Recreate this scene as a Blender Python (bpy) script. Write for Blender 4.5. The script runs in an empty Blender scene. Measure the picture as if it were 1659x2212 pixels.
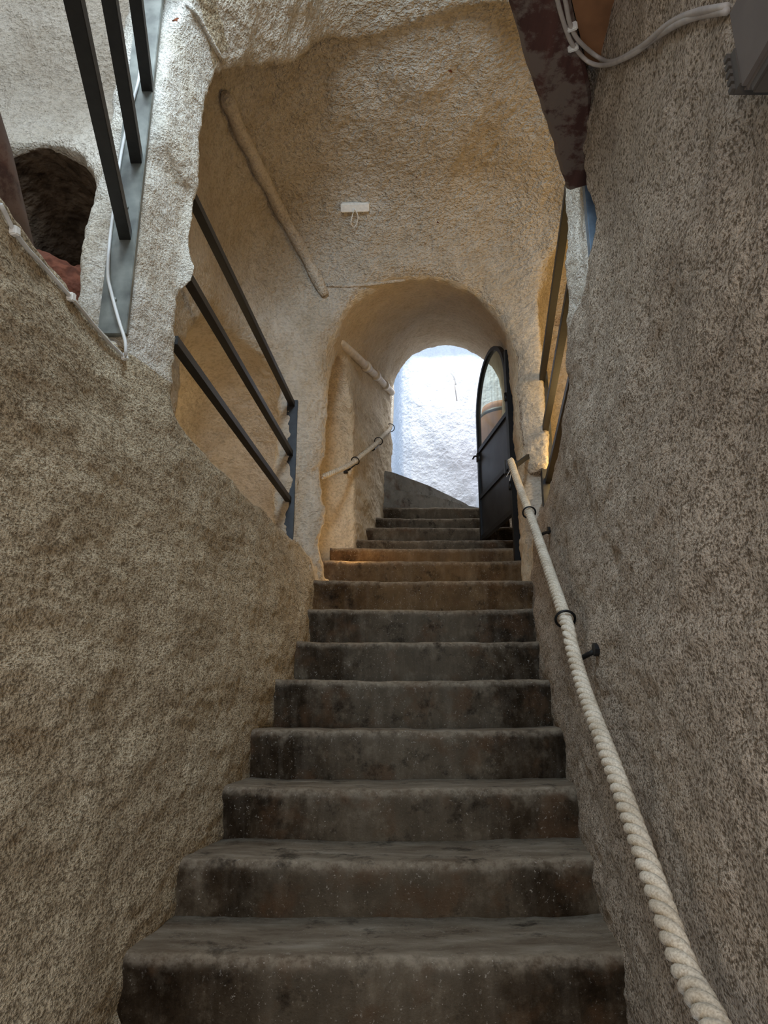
import bpy, bmesh, math, random
import numpy as np
from mathutils import Vector, Matrix, Euler
from mathutils.bvhtree import BVHTree
random.seed(7)
np.random.seed(7)
S = bpy.context.scene
C = S.collection

# ---------------------------------------------------------------- camera, world, lights, exposure
PITCH = 15.45
FPX = 1535.0
cam_d = bpy.data.cameras.new('camera')
cam = bpy.data.objects.new('camera', cam_d)
C.objects.link(cam)
cam_d.sensor_fit = 'VERTICAL'
cam_d.sensor_height = 36.0
cam_d.lens = 36.0 * FPX / 2212.0
cam_d.clip_start = 0.02
cam.location = (0, 0, 0)
cam.rotation_euler = (math.radians(90 + PITCH), 0, 0)
S.camera = cam
S.view_settings.view_transform = 'Standard'
S.view_settings.look = 'None'
S.view_settings.gamma = 1
S.view_settings.use_curve_mapping = False
S.view_settings.exposure = 0.85
S.cycles.use_denoising = True
S.cycles.max_bounces = 8
S.cycles.diffuse_bounces = 5
S.cycles.glossy_bounces = 2
S.cycles.transmission_bounces = 4
S.cycles.transparent_max_bounces = 6
S.cycles.sample_clamp_indirect = 4.0
S.cycles.caustics_reflective = False
S.cycles.caustics_refractive = False

W = bpy.data.worlds.new('world')
S.world = W
W.use_nodes = True
W.node_tree.nodes['Background'].inputs[0].default_value = (0.46, 0.67, 1.0, 1)
W.node_tree.nodes['Background'].inputs[1].default_value = .62


def light(name, kind, loc, power, color, target=None, size=0.3, size_y=None, **kw):
    d = bpy.data.lights.new(name, kind)
    d.energy = power
    d.color = color
    if kind == 'AREA':
        d.size = size
        if size_y:
            d.shape = 'RECTANGLE'
            d.size_y = size_y
    elif kind == 'POINT' or kind == 'SPOT':
        d.shadow_soft_size = size
    for k, v in kw.items():
        setattr(d, k, v)
    o = bpy.data.objects.new(name, d)
    C.objects.link(o)
    o.location = loc
    if target is not None:
        o.rotation_euler = (Vector(target) - Vector(loc)).to_track_quat('-Z', 'Y').to_euler()
    return o


# daylight: open roof over the side room, courtyard, open passage end; two added fills between
light('daylight_roof_opening', 'AREA', (-1.1, 0.95, 3.85), 15, (0.84, 0.92, 1.0), (-0.6, 1.7, 1.5), 1.5, 1.5)
light('fill_over_stair', 'AREA', (-0.42, 0.75, 2.70), 44, (0.62, 0.80, 1.0), (-0.1, 3.0, 1.9), 0.7, 0.7)  # added fill under the closed ceiling, brightens the vault and pier
light('fill_behind_camera', 'AREA', (-0.05, -0.75, 0.0), 9.5, (1.0, 0.80, 0.56), (-0.1, 3.0, 0.3), 0.9, 1.2)  # added warm fill behind the camera for the near stair and walls
light('daylight_courtyard', 'AREA', (1.2, 7.0, 5.6), 3.2, (1.0, 0.98, 0.93), (0.9, 8.0, 3.0), 2.0, 1.5)
light('daylight_passage_end', 'AREA', (0.6, 7.35, 4.55), 42, (0.95, 0.96, 1.0), (0.45, 5.2, 2.3), 1.2, 0.6)
# added warm fills standing in for bounced sunlight, out of sight behind the openings
light('warm_fill_right', 'POINT', (1.33, 3.40, 1.9), 9, (1.0, 0.68, 0.28), size=0.08)
light('warm_fill_right_low', 'POINT', (1.13, 3.98, 1.36), 2.2, (1.0, 0.66, 0.26), size=0.05)
light('warm_fill_left_recess', 'POINT', (-1.18, 4.1, 1.45), 1.8, (1.0, 0.76, 0.45), size=0.06)
light('warm_fill_left', 'POINT', (-0.99, 2.66, 1.22), 7, (1.0, 0.74, 0.42), size=0.06)
light('warm_fill_niche', 'POINT', (-0.20, 4.52, 1.02), 1.4, (1.0, 0.60, 0.22), size=0.05)


# ---------------------------------------------------------------- helpers
def tag(o, label=None, cat=None, group=None, kind=None):
    if label:
        o['label'] = label
    if cat:
        o['category'] = cat
    if group:
        o['group'] = group
    if kind:
        o['kind'] = kind
    return o


def empty(name, loc=(0, 0, 0), label=None, cat=None, group=None):
    o = bpy.data.objects.new(name, None)
    o.empty_display_size = 0.05
    C.objects.link(o)
    o.location = loc
    bpy.context.view_layer.update()
    return tag(o, label, cat, group)


def from_pydata(name, verts, faces, mat, parent=None, smooth=True):
    me = bpy.data.meshes.new(name)
    if parent is not None:
        off = Vector(parent_world(parent))
        verts = [Vector(v) - off for v in verts]
    me.from_pydata([tuple(v) for v in verts], [], faces)
    me.update()
    if smooth:
        me.shade_smooth()
    me.materials.append(mat)
    o = bpy.data.objects.new(name, me)
    C.objects.link(o)
    if parent is not None:
        o.parent = parent
    return o


def parent_world(p):
    v = Vector(p.location)
    while p.parent is not None:
        p = p.parent
        v = v + Vector(p.location)
    return v


class MB:
    """collects shapes (world coordinates) that become ONE mesh"""
    def __init__(self):
        self.v = []
        self.f = []

    def add(self, verts, faces):
        n = len(self.v)
        self.v += [Vector(x) for x in verts]
        self.f += [tuple(i + n for i in f) for f in faces]

    def box_axes(self, c, ax, ay, az):
        c = Vector(c)
        ax, ay, az = Vector(ax), Vector(ay), Vector(az)
        vs = [c + sx * ax + sy * ay + sz * az for sz in (-1, 1) for sx, sy in ((-1, -1), (1, -1), (1, 1), (-1, 1))]
        self.add(vs, [(0, 3, 2, 1), (4, 5, 6, 7), (0, 1, 5, 4), (1, 2, 6, 5), (2, 3, 7, 6), (3, 0, 4, 7)])

    def box(self, lo, hi):
        lo, hi = Vector(lo), Vector(hi)
        c = (lo + hi) / 2
        h = (hi - lo) / 2
        self.box_axes(c, (h.x, 0, 0), (0, h.y, 0), (0, 0, h.z))

    def bar(self, p0, p1, w, h, up=(0, 0, 1)):
        p0, p1 = Vector(p0), Vector(p1)
        d = (p1 - p0)
        L = d.length
        d.normalize()
        side = d.cross(Vector(up)).normalized()
        u = side.cross(d).normalized()
        self.box_axes((p0 + p1) / 2, d * L / 2, side * w / 2, u * h / 2)

    def tube(self, pts, r, n=10, caps=True):
        pts = [Vector(p) for p in pts]
        rs = r if isinstance(r, (list, tuple)) else [r] * len(pts)
        t = [(pts[min(i + 1, len(pts) - 1)] - pts[max(i - 1, 0)]).normalized() for i in range(len(pts))]
        ref = Vector((0, 0, 1)) if abs(t[0].z) < .9 else Vector((1, 0, 0))
        nrm = (ref - t[0] * ref.dot(t[0])).normalized()
        vs = []
        for i, p in enumerate(pts):
            nrm = (nrm - t[i] * nrm.dot(t[i])).normalized()
            b = t[i].cross(nrm)
            for k in range(n):
                a = 2 * math.pi * k / n
                vs.append(p + (nrm * math.cos(a) + b * math.sin(a)) * rs[i])
        fs = []
        for i in range(len(pts) - 1):
            for k in range(n):
                k2 = (k + 1) % n
                fs.append((i * n + k, i * n + k2, (i + 1) * n + k2, (i + 1) * n + k))
        if caps:
            fs.append(tuple(range(n - 1, -1, -1)))
            fs.append(tuple((len(pts) - 1) * n + k for k in range(n)))
        self.add(vs, fs)

    def ring(self, c, axis, R, r, n=28, m=8):
        axis = Vector(axis).normalized()
        ref = Vector((0, 0, 1)) if abs(axis.z) < .9 else Vector((1, 0, 0))
        u = axis.cross(ref).normalized()
        v = axis.cross(u)
        vs, fs = [], []
        for i in range(n):
            a = 2 * math.pi * i / n
            d = u * math.cos(a) + v * math.sin(a)
            for k in range(m):
                b = 2 * math.pi * k / m
                vs.append(Vector(c) + d * (R + r * math.cos(b)) + axis * r * math.sin(b))
        for i in range(n):
            for k in range(m):
                i2, k2 = (i + 1) % n, (k + 1) % m
                fs.append((i * m + k, i * m + k2, i2 * m + k2, i2 * m + k))
        self.add(vs, fs)

    def lathe(self, base, prof, n=32, axis=(0, 0, 1)):
        axis = Vector(axis).normalized()
        ref = Vector((0, 0, 1)) if abs(axis.z) < .9 else Vector((1, 0, 0))
        u = axis.cross(ref).normalized()
        v = axis.cross(u)
        vs, fs = [], []
        for (r, z) in prof:
            for k in range(n):
                a = 2 * math.pi * k / n
                vs.append(Vector(base) + axis * z + (u * math.cos(a) + v * math.sin(a)) * r)
        for i in range(len(prof) - 1):
            for k in range(n):
                k2 = (k + 1) % n
                fs.append((i * n + k, i * n + k2, (i + 1) * n + k2, (i + 1) * n + k))
        fs.append(tuple(range(n - 1, -1, -1)))
        fs.append(tuple((len(prof) - 1) * n + k for k in range(n)))
        self.add(vs, fs)

    def build(self, name, mat, parent=None, smooth=False, bevel=0.0):
        o = from_pydata(name, self.v, self.f, mat, parent, smooth)
        bm = bmesh.new()
        bm.from_mesh(o.data)
        bmesh.ops.recalc_face_normals(bm, faces=bm.faces)
        if bevel > 0:
            es = [e for e in bm.edges if len(e.link_faces) == 2 and e.calc_face_angle(0) > 0.6]
            bmesh.ops.bevel(bm, geom=es, offset=bevel, segments=2, affect='EDGES', clamp_overlap=True)
        bm.to_mesh(o.data)
        bm.free()
        if smooth:
            o.data.shade_smooth()
        return o


def ray(px, py):
    """direction through a pixel of the 1659 x 2212 frame"""
    t = math.radians(PITCH)
    dx, dy = (px - 829.5) / FPX, (py - 1106.0) / FPX
    return Vector((dx, math.cos(t) + dy * math.sin(t), math.sin(t) - dy * math.cos(t)))


def at_y(px, py, Y):
    d = ray(px, py)
    return d * (Y / d.y)


def spline(pts, n):
    """Catmull-Rom through pts, n samples per span"""
    P = [Vector(p) for p in pts]
    P = [P[0] * 2 - P[1]] + P + [P[-1] * 2 - P[-2]]
    out = []
    for i in range(1, len(P) - 2):
        for k in range(n):
            t = k / n
            a, b, c, d = P[i - 1], P[i], P[i + 1], P[i + 2]
            out.append(0.5 * ((2 * b) + (c - a) * t + (2 * a - 5 * b + 4 * c - d) * t * t + (3 * b - a - 3 * c + d) * t ** 3))
    out.append(P[-2])
    return out


# ---------------------------------------------------------------- materials
def new_mat(name):
    m = bpy.data.materials.new(name)
    m.use_nodes = True
    nt = m.node_tree
    return m, nt, nt.nodes['Principled BSDF']


def N(nt, typ, **kw):
    n = nt.nodes.new(typ)
    for k, v in kw.items():
        if k.startswith('in_'):
            n.inputs[k[3:].replace('_', ' ')].default_value = v
        else:
            setattr(n, k, v)
    return n


def ramp(nt, fac, stops):
    r = N(nt, 'ShaderNodeValToRGB')
    el = r.color_ramp.elements
    while len(el) > 1:
        el.remove(el[-1])
    el[0].position = stops[0][0]
    c = stops[0][1]
    el[0].color = (*c, 1) if len(c) == 3 else c
    for p, c in stops[1:]:
        e = el.new(p)
        e.color = (*c, 1) if len(c) == 3 else c
    nt.links.new(fac, r.inputs[0])
    return r.outputs[0]


def mix(nt, a, b, fac, mode='MIX'):
    m = N(nt, 'ShaderNodeMix', data_type='RGBA', blend_type=mode)
    for sock, val in ((m.inputs[6], a), (m.inputs[7], b), (m.inputs[0], fac)):
        if hasattr(val, 'is_output'):
            nt.links.new(val, sock)
        elif isinstance(val, (int, float)):
            sock.default_value = val
        else:
            sock.default_value = (*val, 1)
    return m.outputs[2]


def math_n(nt, op, a, b=0.5, clamp=False):
    m = N(nt, 'ShaderNodeMath', operation=op, use_clamp=clamp)
    for i, v in enumerate((a, b)):
        if hasattr(v, 'is_output'):
            nt.links.new(v, m.inputs[i])
        else:
            m.inputs[i].default_value = v
    return m.outputs[0]


def plaster(name, light_c, mid_c, dark_c, grain=70, bump=0.6, dist=0.012, pit=0.5, stretch=(1, 1, 1), rot=(0, 0, 0), calm=None):
    m, nt, bs = new_mat(name)
    tc = N(nt, 'ShaderNodeTexCoord')
    mp = N(nt, 'ShaderNodeMapping')
    mp.inputs['Scale'].default_value = stretch
    mp.inputs['Rotation'].default_value = rot
    nt.links.new(tc.outputs['Object'], mp.inputs[0])
    V = mp.outputs[0]

    def noise(scale, detail=3, rough=0.55, vec=V, dist_=0.0):
        n = N(nt, 'ShaderNodeTexNoise')
        n.inputs['Scale'].default_value = scale
        n.inputs['Detail'].default_value = detail
        n.inputs['Roughness'].default_value = rough
        n.inputs['Distortion'].default_value = dist_
        nt.links.new(vec, n.inputs['Vector'])
        return n.outputs[0]
    big = noise(2.2, 5, 0.65, tc.outputs['Object'])
    med = noise(9, 4, 0.6, tc.outputs['Object'])
    g1 = noise(grain, 2, 0.5)
    g2 = noise(grain * 0.36, 2, 0.5)
    g3 = noise(grain * 2.3, 2, 0.5)
    base = ramp(nt, big, [(0.30, dark_c), (0.47, mid_c), (0.62, light_c)])
    base2 = mix(nt, base, ramp(nt, med, [(0.35, dark_c), (0.6, light_c)]), 0.35)
    # height of the thrown plaster: ridges with pits between
    h = math_n(nt, 'ADD', math_n(nt, 'MULTIPLY', g1, 1.0), math_n(nt, 'MULTIPLY', g2, 0.8))
    h = math_n(nt, 'ADD', h, math_n(nt, 'MULTIPLY', g3, 0.5))
    if calm:
        # the plaster is trowelled smoother low down, rough higher up
        sp = N(nt, 'ShaderNodeSeparateXYZ')
        nt.links.new(tc.outputs['Object'], sp.inputs[0])
        mr = N(nt, 'ShaderNodeMapRange')
        mr.inputs[1].default_value, mr.inputs[2].default_value = calm
        mr.inputs[3].default_value, mr.inputs[4].default_value = .35, 1
        nt.links.new(sp.outputs[2], mr.inputs[0])
        h = math_n(nt, 'MULTIPLY', h, mr.outputs[0])
    # pits darkened in the colour, as shade that the soft light leaves weak
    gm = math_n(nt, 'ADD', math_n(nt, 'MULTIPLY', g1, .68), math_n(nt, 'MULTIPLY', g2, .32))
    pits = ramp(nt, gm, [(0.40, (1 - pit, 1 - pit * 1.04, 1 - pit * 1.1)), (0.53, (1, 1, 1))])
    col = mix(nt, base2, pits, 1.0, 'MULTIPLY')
    nt.links.new(col, bs.inputs['Base Color'])
    bs.inputs['Roughness'].default_value = 0.93
    bs.inputs['Specular IOR Level'].default_value = 0.2
    b = N(nt, 'ShaderNodeBump')
    b.inputs['Strength'].default_value = bump
    b.inputs['Distance'].default_value = dist
    nt.links.new(h, b.inputs['Height'])
    nt.links.new(b.outputs[0], bs.inputs['Normal'])
    return m


def plain(name, col, rough=0.5, metal=0.0, var=0.15, scale=30, bump=0.1, dist=0.002):
    m, nt, bs = new_mat(name)
    tc = N(nt, 'ShaderNodeTexCoord')
    n = N(nt, 'ShaderNodeTexNoise')
    n.inputs['Scale'].default_value = scale
    n.inputs['Detail'].default_value = 4
    nt.links.new(tc.outputs['Object'], n.inputs['Vector'])
    lo = tuple(c * (1 - var) for c in col)
    hi = tuple(min(1, c * (1 + var)) for c in col)
    nt.links.new(ramp(nt, n.outputs[0], [(0.35, lo), (0.65, hi)]), bs.inputs['Base Color'])
    bs.inputs['Roughness'].default_value = rough
    bs.inputs['Metallic'].default_value = metal
    b = N(nt, 'ShaderNodeBump')
    b.inputs['Strength'].default_value = bump
    b.inputs['Distance'].default_value = dist
    nt.links.new(n.outputs[0], b.inputs['Height'])
    nt.links.new(b.outputs[0], bs.inputs['Normal'])
    return m


M = {}
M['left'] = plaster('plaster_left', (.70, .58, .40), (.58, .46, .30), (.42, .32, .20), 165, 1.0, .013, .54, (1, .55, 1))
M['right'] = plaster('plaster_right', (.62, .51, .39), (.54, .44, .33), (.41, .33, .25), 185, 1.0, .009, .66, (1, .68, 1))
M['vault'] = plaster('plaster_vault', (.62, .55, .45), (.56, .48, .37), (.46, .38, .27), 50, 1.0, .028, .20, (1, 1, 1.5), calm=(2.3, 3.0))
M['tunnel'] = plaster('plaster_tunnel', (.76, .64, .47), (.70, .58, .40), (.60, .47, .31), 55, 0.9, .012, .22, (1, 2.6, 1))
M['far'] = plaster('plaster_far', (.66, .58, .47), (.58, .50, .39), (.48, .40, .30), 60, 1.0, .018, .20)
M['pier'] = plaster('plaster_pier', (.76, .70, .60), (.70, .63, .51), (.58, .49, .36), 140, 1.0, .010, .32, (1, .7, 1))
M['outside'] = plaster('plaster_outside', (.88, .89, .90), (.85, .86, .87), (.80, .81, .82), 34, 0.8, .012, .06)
M['hollow'] = plaster('rock_shaded', (.20, .14, .09), (.12, .08, .05), (.05, .035, .025), 22, 0.9, .02, .5)  # brown rock of the hollow, its shade put into the colour
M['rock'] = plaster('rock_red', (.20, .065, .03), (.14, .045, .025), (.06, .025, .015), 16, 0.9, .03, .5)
# ---------------------------------------------------------------- the hewn shell: walls, vault and passage as one carved void
def stair_z(Y):
    return np.interp(Y, [-1.0, 1.9, 4.17, 6.15, 8.0], [-2.18, -.561, .73, 1.747, 2.0]) if isinstance(Y, np.ndarray) else \
        float(np.interp(Y, [-1.0, 1.9, 4.17, 6.15, 8.0], [-2.18, -.561, .73, 1.747, 2.0]))


def build_shell():
    cs = 0.03
    xs = np.arange(-2.06, 2.06, cs, dtype=np.float32)
    ys = np.arange(-0.66, 7.0, cs, dtype=np.float32)
    zs = np.arange(-1.5, 3.96, cs, dtype=np.float32)
    X, Y, Z = np.meshgrid(xs, ys, zs, indexing='ij', sparse=True)

    def smin(a, b, k):
        h = np.clip(0.5 + 0.5 * (b - a) / k, 0, 1)
        return b * (1 - h) + a * h - k * h * (1 - h)

    def smax(a, b, k):
        return -smin(-a, -b, k)

    def rbox(lo, hi, r):
        c = [(a + b) / 2 for a, b in zip(lo, hi)]
        h = [(b - a) / 2 - r for a, b in zip(lo, hi)]
        qx, qy, qz = np.abs(X - c[0]) - h[0], np.abs(Y - c[1]) - h[1], np.abs(Z - c[2]) - h[2]
        o = np.sqrt(np.maximum(qx, 0) ** 2 + np.maximum(qy, 0) ** 2 + np.maximum(qz, 0) ** 2)
        return o + np.minimum(np.maximum(np.maximum(qx, qy), qz), 0) - r

    def ell(c, r):
        k = np.sqrt(((X - c[0]) / r[0]) ** 2 + ((Y - c[1]) / r[1]) ** 2 + ((Z - c[2]) / r[2]) ** 2)
        return (k - 1) * min(r)

    sz = stair_z(ys).astype(np.float32)[None, :, None]
    yy = ys[None, :, None]
    ip = lambda a, b: np.interp(ys, a, b).astype(np.float32)[None, :, None]
    xl_top = ip([-1, 1.25, 1.95, 2.24, 4.2], [-.80, -.80, -.775, -.70, -.52])
    xl_base = ip([-1, 1.2, 4.2], [-.80, -.705, -.355])
    xr_top = ip([-1, .8, 2.1, 2.44, 4.1], [.36, .53, .665, .685, .985])
    xr_base = ip([-1, .8, 1.9, 4.15], [.22, .434, .567, .84])
    sl = np.clip((Z - sz) / np.maximum(1.0 - sz, .25), 0, 1)
    sr = np.clip((Z - sz) / np.maximum(1.25 - sz, .35), 0, 1)
    XL = xl_base + (xl_top - xl_base) * sl
    XR = xr_base + (xr_top - xr_base) * sr
    # corridor
    cor = np.maximum(np.maximum(XL - X, X - XR), np.maximum(sz - .36 - Z, Y - 4.22))
    cor = np.maximum(cor, Z - 1.80)
    cor = np.maximum(cor, Z - np.where(yy > 2.2, 1.4, 1.80))
    # upper space over the near stair, closed on the right by the low ceiling behind the slanting beam
    up = rbox((-.79, -2.5, .5), (.70, 3.3, 3.12), .50)
    up = smax(up, ip([-1, 1.9, 2.24, 3.4], [-.80, -.755, -.668, -.58]) - X, .04)
    diag = (X - (.675 + .478 * (Y - 2.13))) * .9
    up = smax(up, np.minimum(diag, 2.16 - Y), .03)
    up = smax(up, (Z - (2.44 + 1.5 * (X + .66))) * .56, .10)
    up = np.maximum(up, 1.0 - Z)
    # vaulted part before the arch
    sill = .96 + np.clip((X + .3) / .6, 0, 1) * (.23 + .32 * np.clip((2.86 - Y) / .40, 0, 1))
    v2 = rbox((-.93, 1.2, -.8), (1.22, 4.22, 3.14), .62)
    start = np.interp(xs, [-.68, -.45, -.15, .3, .6], [2.25, 2.55, 2.75, 2.6, 2.44]).astype(np.float32)[:, None, None] - Y
    v2 = smax(v2, start, .03)
    v2 = smax(v2, sill - Z, .06)
    # the side recesses
    al = smax(ell((-.98, 4.0, 1.25), (.60, 1.0, .95)), X + .68, .04)
    ar = smax(ell((1.42, 3.75, 1.9), (.62, 1.1, 1.1)), 1.02 - X, .04)
    # left room with the open roof
    r1 = rbox((-1.75, -3, 1.06), (-.70, 1.95, 6), .06)
    r1b = smax(rbox((-1.75, -3, 1.06), (-.965, 2.42, 6), .12), 0 * X + (2.12 - Z) * .7 + (Y - 2.25), .18)
    r1c = rbox((-1.72, 1.0, 1.06), (-.965, 2.16, 3.0), .06)
    cav = ell((-1.33, 2.38, 1.64), (.31, .74, .47))
    # slot of the near right opening
    sr1 = rbox((.55, 1.93, 1.43), (1.0, 2.10, 1.86), .03)
    # passage
    cx = .22 + .40 * (Y - 4.2) / 2.3
    rr = .62 - .07 * (Y - 4.2) / 2.3
    crown = 2.80 + .75 * (Y - 4.2) / 2.3
    zc = np.clip(Z, sz + .3, crown - rr)
    tun = np.sqrt((X - cx) ** 2 + (Z - zc) ** 2) - rr
    tun = np.maximum(tun, np.abs(X - cx) - rr)
    tun = np.maximum(tun, sz - .36 - Z)
    lo = np.maximum(np.abs(X - cx) - rr, np.maximum(sz - .36 - Z, Z - sz - .6))
    tun = np.minimum(tun, lo)
    tun = np.maximum(tun, 4.0 - Y)
    niche = smax(ell((-.37, 4.72, 1.42), (.36, .42, 1.04)), 4.34 - Y, .015)
    tun = smin(tun, smax(niche, .80 - Z, .05), .03)
    out = np.maximum(6.62 - Y, 1.5 - Z)
    tun = smin(tun, out, .12)
    d = smin(cor, up, .10)
    d = smin(d, v2, .07)
    d = smin(d, al, .09)
    d = smin(d, ar, .05)
    d = smin(d, tun, .13)
    d = smin(d, r1, .03)
    d = smin(d, smin(r1b, r1c, .15), .04)
    d = smin(d, cav, .05)
    d = np.minimum(d, sr1)
    # slow unevenness of hand laid plaster
    d = d + .010 * np.sin(5.1 * X + 1.3) * np.sin(4.3 * Y + .5) * np.sin(4.7 * Z + 2.0) \
          + .006 * np.sin(11 * X + 2 * Z) * np.sin(9.7 * Y + 1.1) * np.sin(12.3 * Z - 3 * Y)
    d = d.astype(np.float32)
    # ---- surface nets
    sgn = d < 0
    nx, ny, nz = d.shape
    cnt = np.zeros((nx - 1, ny - 1, nz - 1), np.uint8)
    for i in (0, 1):
        for j in (0, 1):
            for k in (0, 1):
                cnt += sgn[i:nx - 1 + i, j:ny - 1 + j, k:nz - 1 + k]
    act = (cnt > 0) & (cnt < 8)
    ci, cj, ck = np.nonzero(act)
    idx = np.full(act.shape, -1, np.int64)
    idx[ci, cj, ck] = np.arange(len(ci))
    acc = np.zeros((len(ci), 3))
    num = np.zeros(len(ci))
    corners = [(i, j, k) for i in (0, 1) for j in (0, 1) for k in (0, 1)]
    for a in corners:
        for ax in range(3):
            if a[ax] == 1:
                continue
            b = list(a)
            b[ax] = 1
            da = d[ci + a[0], cj + a[1], ck + a[2]]
            db = d[ci + b[0], cj + b[1], ck + b[2]]
            m = (da < 0) != (db < 0)
            t = np.where(m, da / np.where(m, da - db, 1), 0)
            p = np.array(a, float)[None, :].repeat(len(ci), 0)
            p[:, ax] += t
            acc += p * m[:, None]
            num += m
    v = acc / num[:, None] + np.stack([ci, cj, ck], 1)
    v = v * cs + np.array([xs[0], ys[0], zs[0]])
    quads = []
    for ax in range(3):
        a = [slice(None)] * 3
        b = [slice(None)] * 3
        a[ax] = slice(0, -1)
        b[ax] = slice(1, None)
        cr = sgn[tuple(a)] != sgn[tuple(b)]
        i, j, k = np.nonzero(cr)
        p = np.stack([i, j, k], 1)
        o1, o2 = [q for q in range(3) if q != ax]
        ok = (p[:, o1] > 0) & (p[:, o2] > 0) & (p[:, o1] < d.shape[o1] - 1) & (p[:, o2] < d.shape[o2] - 1)
        p = p[ok]
        inside_first = sgn[p[:, 0], p[:, 1], p[:, 2]]

        def cell(u, w):
            q = p.copy()
            q[:, o1] -= u
            q[:, o2] -= w
            return idx[q[:, 0], q[:, 1], q[:, 2]]
        q = np.stack([cell(0, 0), cell(1, 0), cell(1, 1), cell(0, 1)], 1)
        flip = inside_first if ax != 1 else ~inside_first
        q[flip] = q[flip][:, ::-1]
        quads.append(q)
    q = np.concatenate(quads)
    q = q[(q >= 0).all(1)]
    me = bpy.data.meshes.new('shell')
    me.vertices.add(len(v))
    me.vertices.foreach_set('co', v.astype(np.float32).ravel())
    me.loops.add(len(q) * 4)
    me.loops.foreach_set('vertex_index', q.astype(np.int32).ravel())
    me.polygons.add(len(q))
    me.polygons.foreach_set('loop_start', np.arange(len(q), dtype=np.int32) * 4)
    me.update(calc_edges=True)
    me.shade_smooth()
    o = bpy.data.objects.new('shell', me)
    C.objects.link(o)

    sc = bpy.data.objects.new('noise_space', None)
    C.objects.link(sc)
    sc.scale = (1, 2.0, 1)
    bpy.context.view_layer.update()

    def disp(size, strength, kind='CLOUDS', depth=2):
        t = bpy.data.textures.new('d', kind)
        t.noise_scale = size
        if kind == 'CLOUDS':
            t.noise_depth = depth
        md = o.modifiers.new('d', 'DISPLACE')
        md.texture = t
        md.strength = strength
        md.mid_level = .5
        md.texture_coords = 'OBJECT'
        md.texture_coords_object = sc
    s = o.modifiers.new('s', 'SUBSURF')
    s.levels = s.render_levels = 2
    s.subdivision_type = 'CATMULL_CLARK'
    disp(.20, .040)
    disp(.07, .014)
    disp(.026, .008, depth=1)
    dg = bpy.context.evaluated_depsgraph_get()
    ev = o.evaluated_get(dg).to_mesh()
    nv, nf = len(ev.vertices), len(ev.polygons)
    co = np.empty(nv * 3, np.float32)
    ev.vertices.foreach_get('co', co)
    co = co.reshape(-1, 3)
    no = np.empty(nv * 3, np.float32)
    ev.vertices.foreach_get('normal', no)
    no = no.reshape(-1, 3)
    li = np.empty(nf * 4, np.int32)
    ev.loops.foreach_get('vertex_index', li)
    li = li.reshape(-1, 4)
    o.evaluated_get(dg).to_mesh_clear()
    bpy.data.objects.remove(o)
    bpy.data.objects.remove(sc)
    c = co[li].mean(1)
    n = no[li].mean(1)
    return co, no, li, c, n


co, no, li, fc, fn = build_shell()
x, y, z = fc.T
szf = np.interp(y, [-1.0, 1.9, 4.17, 6.15, 8.0], [-2.18, -.561, .73, 1.747, 2.0])
lab = np.full(len(fc), -1)
tcx = .22 + .40 * (y - 4.2) / 2.3
names = ['wall_left', 'wall_right', 'ceiling', 'wall_far', 'wall_passage', 'wall_left_pier', 'wall_right_pier',
         'wall_left_room', 'wall_left_hollow', 'wall_left_recess', 'wall_right_recess', 'floor', 'ceiling_low', 'wall_outer']
I = {k: i for i, k in enumerate(names)}
lab[:] = np.where(x < 0.1, I['wall_left'], I['wall_right'])
ins = (y > 2.2) & (y < 4.45)
lab[ins & (z > 2.35)] = I['ceiling']
lab[(y <= 2.6) & (z > 2.5) & (x > -.76)] = I['ceiling']
lab[(y <= 2.2) & (z > 1.76) & (fn[:, 2] < -.5) & (x > -.3)] = I['ceiling_low']
lab[(y > 4.02) & (y < 4.5) & (z > .2) & (z < 3.0) & (fn[:, 1] < -.45) & (x > -.72) & (x < 1.06)] = I['wall_far']
lab[(y > 4.2) & (x > tcx - .92) & (x < tcx + .75) & (lab != I['wall_far'])] = I['wall_passage']
lab[(x < -.62) & (y > 2.28) & (z > 1.0) & (z < 2.45) & (lab != I['wall_far'])] = I['wall_left_recess']
lab[(x > 1.0) & (y > 2.5) & (z > 1.25) & (z < 2.6) & (lab != I['wall_far'])] = I['wall_right_recess']
lab[(x < -.93) & (y <= 3.0)] = I['wall_left_room']
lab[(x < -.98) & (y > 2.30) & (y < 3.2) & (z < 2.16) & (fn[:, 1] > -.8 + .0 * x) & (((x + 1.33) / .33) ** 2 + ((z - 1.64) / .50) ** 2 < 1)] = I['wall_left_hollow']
lab[(x < -.66) & (x > -.975) & (y > 1.90) & (y < 2.30) & (z > 1.06) & (z < 2.6)] = I['wall_left_pier']
lab[(x > .6) & (y > 2.06) & (y < 2.47) & (z > 1.42)] = I['wall_right_pier']
lab[(fn[:, 2] > .7) & (z < szf - .1) & (y < 6.7)] = I['floor']
lab[(y > 6.55) & (fn[:, 1] > .3)] = I['wall_outer']
mats = {'wall_left': 'left', 'wall_right': 'right', 'ceiling': 'vault', 'wall_far': 'vault', 'wall_passage': 'tunnel',
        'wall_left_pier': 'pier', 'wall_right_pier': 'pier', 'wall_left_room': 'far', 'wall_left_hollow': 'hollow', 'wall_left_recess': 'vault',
        'wall_right_recess': 'vault', 'floor': 'left', 'ceiling_low': 'right', 'wall_outer': 'outside'}
if len(fn) and float((fn[(z > 3.0) & (y > 2.6) & (y < 3.3) & (np.abs(x) < .2)][:, 2]).mean()) > 0:
    li = li[:, ::-1].copy()
    no = -no
    print('flipped')
print('shell faces', len(li))
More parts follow.
